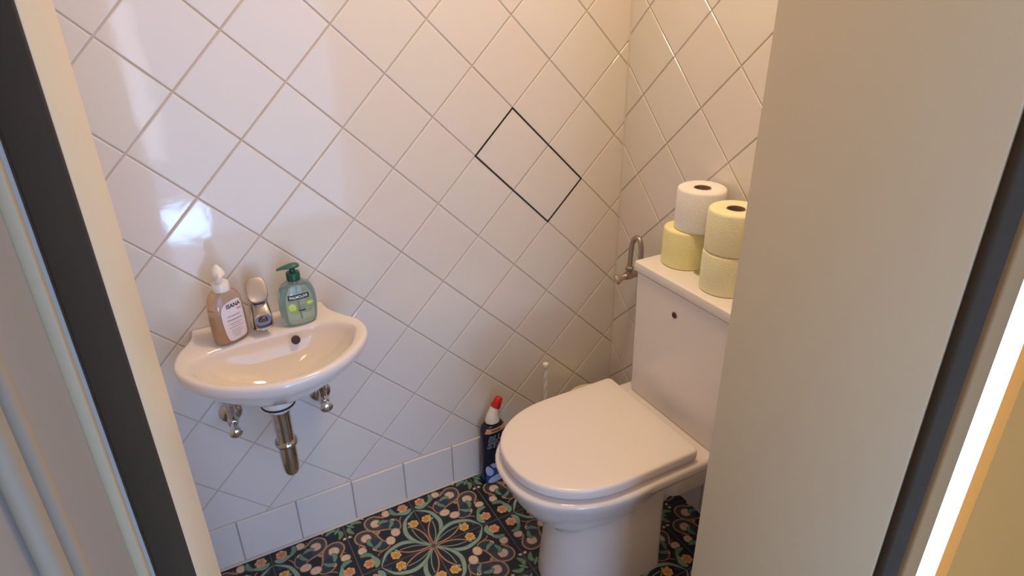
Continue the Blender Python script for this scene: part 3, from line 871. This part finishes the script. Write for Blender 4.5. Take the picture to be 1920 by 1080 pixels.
# brown hand soap (left)
EB = .8
bprof = [(.0330, .0185, .000), (.0362, .0215, .003), (.0380, .0228, .010), (.0388, .0232, .030), (.0385, .0230, .055), (.0375, .0226, .080), (.0355, .0220, .096), (.0315, .0205, .108), (.0245, .0180, .1155), (.0165, .0155, .1185), (.0145, .0145, .1200)]
bb = thing('soap_bottle', (-1.105, -.083, BZ-.0015), 'amber hand soap bottle with white pump and pale label, left of the tap', 'soap bottle', rz=math.radians(25))
loft('bottle_shell', [bottle_section(a, b, z, e=EB) for a, b, z in bprof], M_SHELL_B, bb, ang=60)
def inner(prof, k, z0, z1):
    P = []
    for i in range(len(prof)-1):
        for t in (0, .5):
            z = prof[i][2]*(1-t)+prof[i+1][2]*t
            if z0 <= z <= z1: P.append((prof[i][0]*(1-t)+prof[i+1][0]*t-k, prof[i][1]*(1-t)+prof[i+1][1]*t-k, z))
    P[0] = (P[0][0], P[0][1], max(z0, P[0][2])); P.append((P[-1][0], P[-1][1], z1))
    return P
loft('liquid', [bottle_section(a, b, z, e=EB) for a, b, z in inner(bprof, .0022, .003, .0685)], M_LIQ_B, bb, ang=60)
lathe('collar', (0, 0), [(.0150, .1175), (.0172, .1180), (.0176, .121), (.0176, .134), (.0165, .1365), (.0100, .1375), (.0085, .1375)], M_WP, bb)
lathe('pump_stem', (0, 0), [(.0080, .136), (.0076, .152), (.0085, .153)], M_WP, bb)
bm = bmesh.new()
add_loft(bm, [sup(.0105, .0125, .1515, e=1), sup(.0128, .0155, .1535, cy=-.001, e=1), sup(.0128, .0155, .158, cy=-.001, e=1), sup(.0100, .0125, .165, e=1), sup(.0060, .0080, .171, e=1), sup(.0020, .0030, .1755, e=1)])
auto(from_bm('pump_head', bm, M_WP, bb), 50)
tube('nozzle', [(-.002, -.008, .1565), (-.007, -.018, .1560), (-.011, -.026, .1540)], [.0055, .0050, .0042], M_WP, bb, n=12)
lab = smooth_poly([(-.020, .020), (-.0225, .040), (-.0235, .060), (-.0225, .078), (-.017, .090), (-.006, .0965), (.008, .0985), (.020, .0975), (.0245, .090), (.0270, .065), (.0275, .035), (.0270, .015), (.020, .0085), (.0, .006), (-.014, .0075)])
decal('label', lab, bprof, EB, .0007, M_LABW, bb, label='white printed label')
text('brand_lettering', 'ISANA', .0128, .006, .0865, bprof, EB, .0011, M_INK, bb, bold=.00035, sx=.92)
text('brand_lettering', 'med', .0062, .0170, .0765, bprof, EB, .0011, M_INKP, bb, bold=.0002)
def print_line(cx, wd, z, hh, prof, e, parent):
    # print too small to read in the photograph: a row of short dashes
    bm = bmesh.new(); x = cx-wd/2
    while x < cx+wd/2:
        l = random.uniform(.0018, .0042)
        bm.faces.new([bm.verts.new((xx, surf_y(prof, xx, zz, e)-.0011, zz)) for xx, zz in ((x, z-hh), (min(x+l, cx+wd/2), z-hh), (min(x+l, cx+wd/2), z+hh), (x, z+hh))])
        x += l+.0009
    from_bm('small_print', bm, M_INKG, parent, smooth=False)
for wd, z, hh in ((.030, .064, .0011), (.034, .055, .0013), (.028, .047, .0006), (.020, .0425, .0006), (.032, .0375, .0006), (.024, .031, .0006), (.024, .026, .0006), (.018, .021, .0006), (.014, .016, .0006)):
    print_line(.003, wd, z, hh, bprof, EB, bb)

# green hand soap (right)
EG = .85
gprof = [(a*1.06, b, c) for a, b, c in [(.0300, .0160, .000), (.0340, .0190, .003), (.0362, .0202, .010), (.0385, .0212, .025), (.0400, .0215, .045), (.0398, .0213, .062), (.0380, .0207, .076), (.0340, .0195, .088), (.0270, .0175, .0975), (.0180, .0150, .1035), (.0115, .0115, .1060), (.0110, .0110, .1090)]]
gb = thing('soap_bottle', (-.956, -.078, BZ-.0025), 'clear pale green hand soap bottle with dark green pump, right of the tap', 'soap bottle', rz=math.radians(3))
loft('bottle_shell', [bottle_section(a, b, z, e=EG) for a, b, z in gprof], M_SHELL_G, gb, ang=60)
loft('liquid', [bottle_section(a, b, z, e=EG) for a, b, z in inner(gprof, .0018, .003, .0965)], M_LIQ_G, gb, ang=60)
lathe('collar', (0, 0), [(.0130, .1055), (.0148, .1065), (.0150, .110), (.0150, .122), (.0138, .1245), (.0075, .1255), (.006, .1255)], M_GRN, gb)
lathe('pump_stem', (0, 0), [(.0065, .124), (.0060, .133), (.0075, .134)], M_GRN, gb)
ph = []
for (x, hy, z, hz) in ((.0165, .003, .1385, .0015), (.0135, .0088, .1385, .0045), (.006, .0110, .1390, .0060), (-.004, .0105, .1390, .0058), (-.014, .0080, .1385, .0046), (-.022, .0056, .1380, .0034), (-.030, .0042, .1368, .0027), (-.0330, .0034, .1362, .0022)):
    ph.append([(x, hy*math.cos(a), z+hz*math.sin(a)) for a in [2*PI*k/20 for k in range(20)]])
loft('pump_head', ph, mat('green_pump_plastic', (.035, .14, .085), rough=.3), gb, ang=60)
tube('dip_tube', [(0, 0, .1055), (0, .0, .05), (.002, .0, .012)], .0022, M_WP, gb, n=10)
decal('brand_panel', [(-.0235, .0655), (.0225, .0655), (.0225, .0775), (-.0235, .0775)], gprof, EG, .0006, M_DGRN, gb, label='dark green name panel')
text('brand_lettering', 'PALMOLIVE', .0088, -.0005, .0714, gprof, EG, .0011, M_INKW, gb, bold=.0002, sx=.88)
decal('printed_leaf', smooth_poly([(-.010, .0785), (-.004, .0800), (.004, .083), (.0, .0788)]), gprof, EG, .0006, M_LIME, gb)
for (cx, cz, rx, rz) in ((-.0170, .047, .0105, .0125),):
    decal('lime_slice', ell(cx, cz, rx, rz), gprof, EG, .0006, M_LIME, gb, label='printed lime slice')
    decal('lime_flesh', ell(cx-.0005, cz+.001, rx*.78, rz*.78), gprof, EG, .0010, M_LIME2, gb)
decal('lime_wedge', smooth_poly([(-.024, .040), (-.012, .0335), (-.004, .037), (-.010, .041)]), gprof, EG, .0012, M_LIME, gb)
decal('lime_slice', smooth_poly([(.013, .0525), (.018, .0585), (.026, .0575), (.032, .052), (.026, .0470), (.018, .0465)]), gprof, EG, .0006, M_LIME, gb)
decal('lime_flesh', smooth_poly([(.0155, .0525), (.019, .0560), (.025, .0555), (.029, .0515), (.025, .0490), (.019, .0490)]), gprof, EG, .0010, M_LIME2, gb)
print_line(.002, .022, .0500, .0009, gprof, EG, gb)
print_line(.002, .018, .0450, .0007, gprof, EG, gb)
decal('print_bar', [(-.006, .0365), (.011, .0365), (.011, .0395), (-.006, .0395)], gprof, EG, .0006, M_DGRN, gb)

# toilet cleaner bottle on the floor
EC = .8
cprof = [(a*1.14, b*1.08, c) for a, b, c in [(.0310, .0190, .000), (.0345, .0225, .004), (.0355, .0235, .012), (.0355, .0235, .06), (.0350, .0232, .12), (.0352, .0234, .172), (.0345, .0230, .193), (.0315, .0218, .205), (.0245, .0195, .212), (.0180, .0175, .2138)]]
cb = thing('cleaner_bottle', (-.460, -.042, 0), 'dark navy toilet cleaner bottle with red-tipped white neck beside the toilet', 'bottle', rz=math.radians(6))
loft('bottle_body', [bottle_section(a, b, z, e=EC) for a, b, z in cprof], M_NAVY, cb, ang=60)
lathe('neck_ring', (0, 0), [(.0185, .213), (.0215, .2135), (.0215, .219), (.0190, .2205)], M_BLACK, cb)
nk = []
for (x, z, rx, t) in ((0, .2195, .0195, 0), (-.0005, .228, .0185, .1), (.001, .238, .0165, .25), (.005, .250, .0140, .4), (.0105, .261, .0120, .5), (.0130, .2655, .0115, .55)):
    rx *= 1.14
    nk.append([(x+rx*math.cos(a)*math.cos(t), rx*math.sin(a)*.9, z-rx*math.cos(a)*math.sin(t)) for a in [2*PI*k/24 for k in range(24)]])
loft('neck', nk, M_WP, cb, ang=60)
cp = []
for (x, z, r) in ((.0122, .2640, .0128), (.0130, .2655, .0132), (.0210, .2800, .0108), (.0275, .2915, .0092), (.0285, .2930, .0060)):
    t = .52; r *= 1.22
    cp.append([(x+r*math.cos(a)*math.cos(t), r*math.sin(a)*.95, z-r*math.cos(a)*math.sin(t)) for a in [2*PI*k/16 for k in range(16)]])
loft('cap', cp, M_RED, cb, ang=60)
decal('tan_band', [(-.0365, .193), (.0365, .193), (.0300, .2075), (-.0300, .2075)], cprof, EC, .0007, M_INKT, cb, label='tan shoulder band')
text('band_lettering', 'POWER', .0095, -.002, .2000, cprof, EC, .0011, M_INK, cb, bold=.0003)
text('brand_lettering', 'BLUE', .0275, .001, .173, cprof, EC, .0008, M_INKS, cb, bold=.0010, shear=.25, rot=.04)
text('brand_lettering', 'BLUE', .0275, .001, .173, cprof, EC, .0012, M_NAVY, cb, bold=-.0002, shear=.25, rot=.04)
text('brand_lettering', 'STAR', .0275, -.001, .149, cprof, EC, .0008, M_INKS, cb, bold=.0010, shear=.25, rot=.04)
text('brand_lettering', 'STAR', .0275, -.001, .149, cprof, EC, .0012, M_NAVY, cb, bold=-.0002, shear=.25, rot=.04)
decal('badge', ell(.012, .120, .014, .015), cprof, EC, .0008, mat('badge_grey', (.16, .17, .24), rough=.5), cb)
print_line(.012, .018, .124, .0016, cprof, EC, cb); print_line(.012, .020, .117, .0016, cprof, EC, cb)
decal('blue_splash', smooth_poly([(-.036, .004), (.034, .004), (.037, .060), (.020, .078), (-.002, .072), (-.020, .082), (-.0375, .062)]), cprof, EC, .0006, M_INKB, cb, label='blue and white splash print')
decal('splash_shape', smooth_poly([(-.034, .072), (-.022, .062), (-.016, .048), (-.022, .036), (-.034, .038), (-.0375, .056)]), cprof, EC, .0011, M_INKLB, cb)
decal('splash_shape', smooth_poly([(-.030, .006), (-.028, .024), (-.010, .033), (.014, .030), (.018, .018), (.004, .006)]), cprof, EC, .0011, M_INKLB, cb)
decal('splash_shape', smooth_poly([(-.024, .080), (-.006, .078), (.000, .070), (-.008, .062), (-.018, .066)]), cprof, EC, .0011, M_INKS, cb)
decal('splash_shape', smooth_poly([(.006, .046), (.016, .056), (.022, .046), (.014, .036)]), cprof, EC, .0011, mat('mid_blue_ink', (.10, .18, .42), rough=.4), cb)

# ---------------------------------------------------------------- toilet brush and cream tub behind the toilet
br = thing('toilet_brush', (-.2875, -.062, 0), 'white twisted toilet brush handle rising behind the toilet', 'toilet brush')
lathe('holder', (0, 0), [(.045, 0), (.047, .004), (.047, .018), (.040, .06), (.036, .118), (.034, .120), (.020, .120)], M_WP, br)
lathe('bristles', (0, 0), [(.020, .105), (.024, .115), (.018, .128), (.006, .130)], M_WP, br)
rr = []
for k in range(61):
    z = .125+k*.004
    n = 16; tw = k*.32
    rr.append([((.0062+.0010*math.cos(2*(a-tw)))*math.cos(a), (.0062+.0010*math.cos(2*(a-tw)))*math.sin(a), z) for a in [2*PI*j/n for j in range(n)]])
loft('handle', rr, M_WP, br, ang=60)
lathe('knob', (0, 0), [(.0062, .360), (.0085, .364), (.0098, .370), (.0085, .3765), (.004, .3795), (.001, .380)], M_WP, br, n=20)
tub = thing('tub', (-.150, -.115, 0), 'round cream tub just showing behind the toilet lid in the corner', 'tub')
lathe('body', (0, 0), [(.060, 0), (.064, .004), (.068, .12), (.071, .225), (.068, .227)], M_CREAM, tub, n=40)
lathe('tub_lid', (0, 0), [(.073, .222), (.0745, .224), (.0745, .236), (.072, .240), (.060, .2415), (.02, .2415), (.001, .2415)], M_CREAM, tub, n=40)
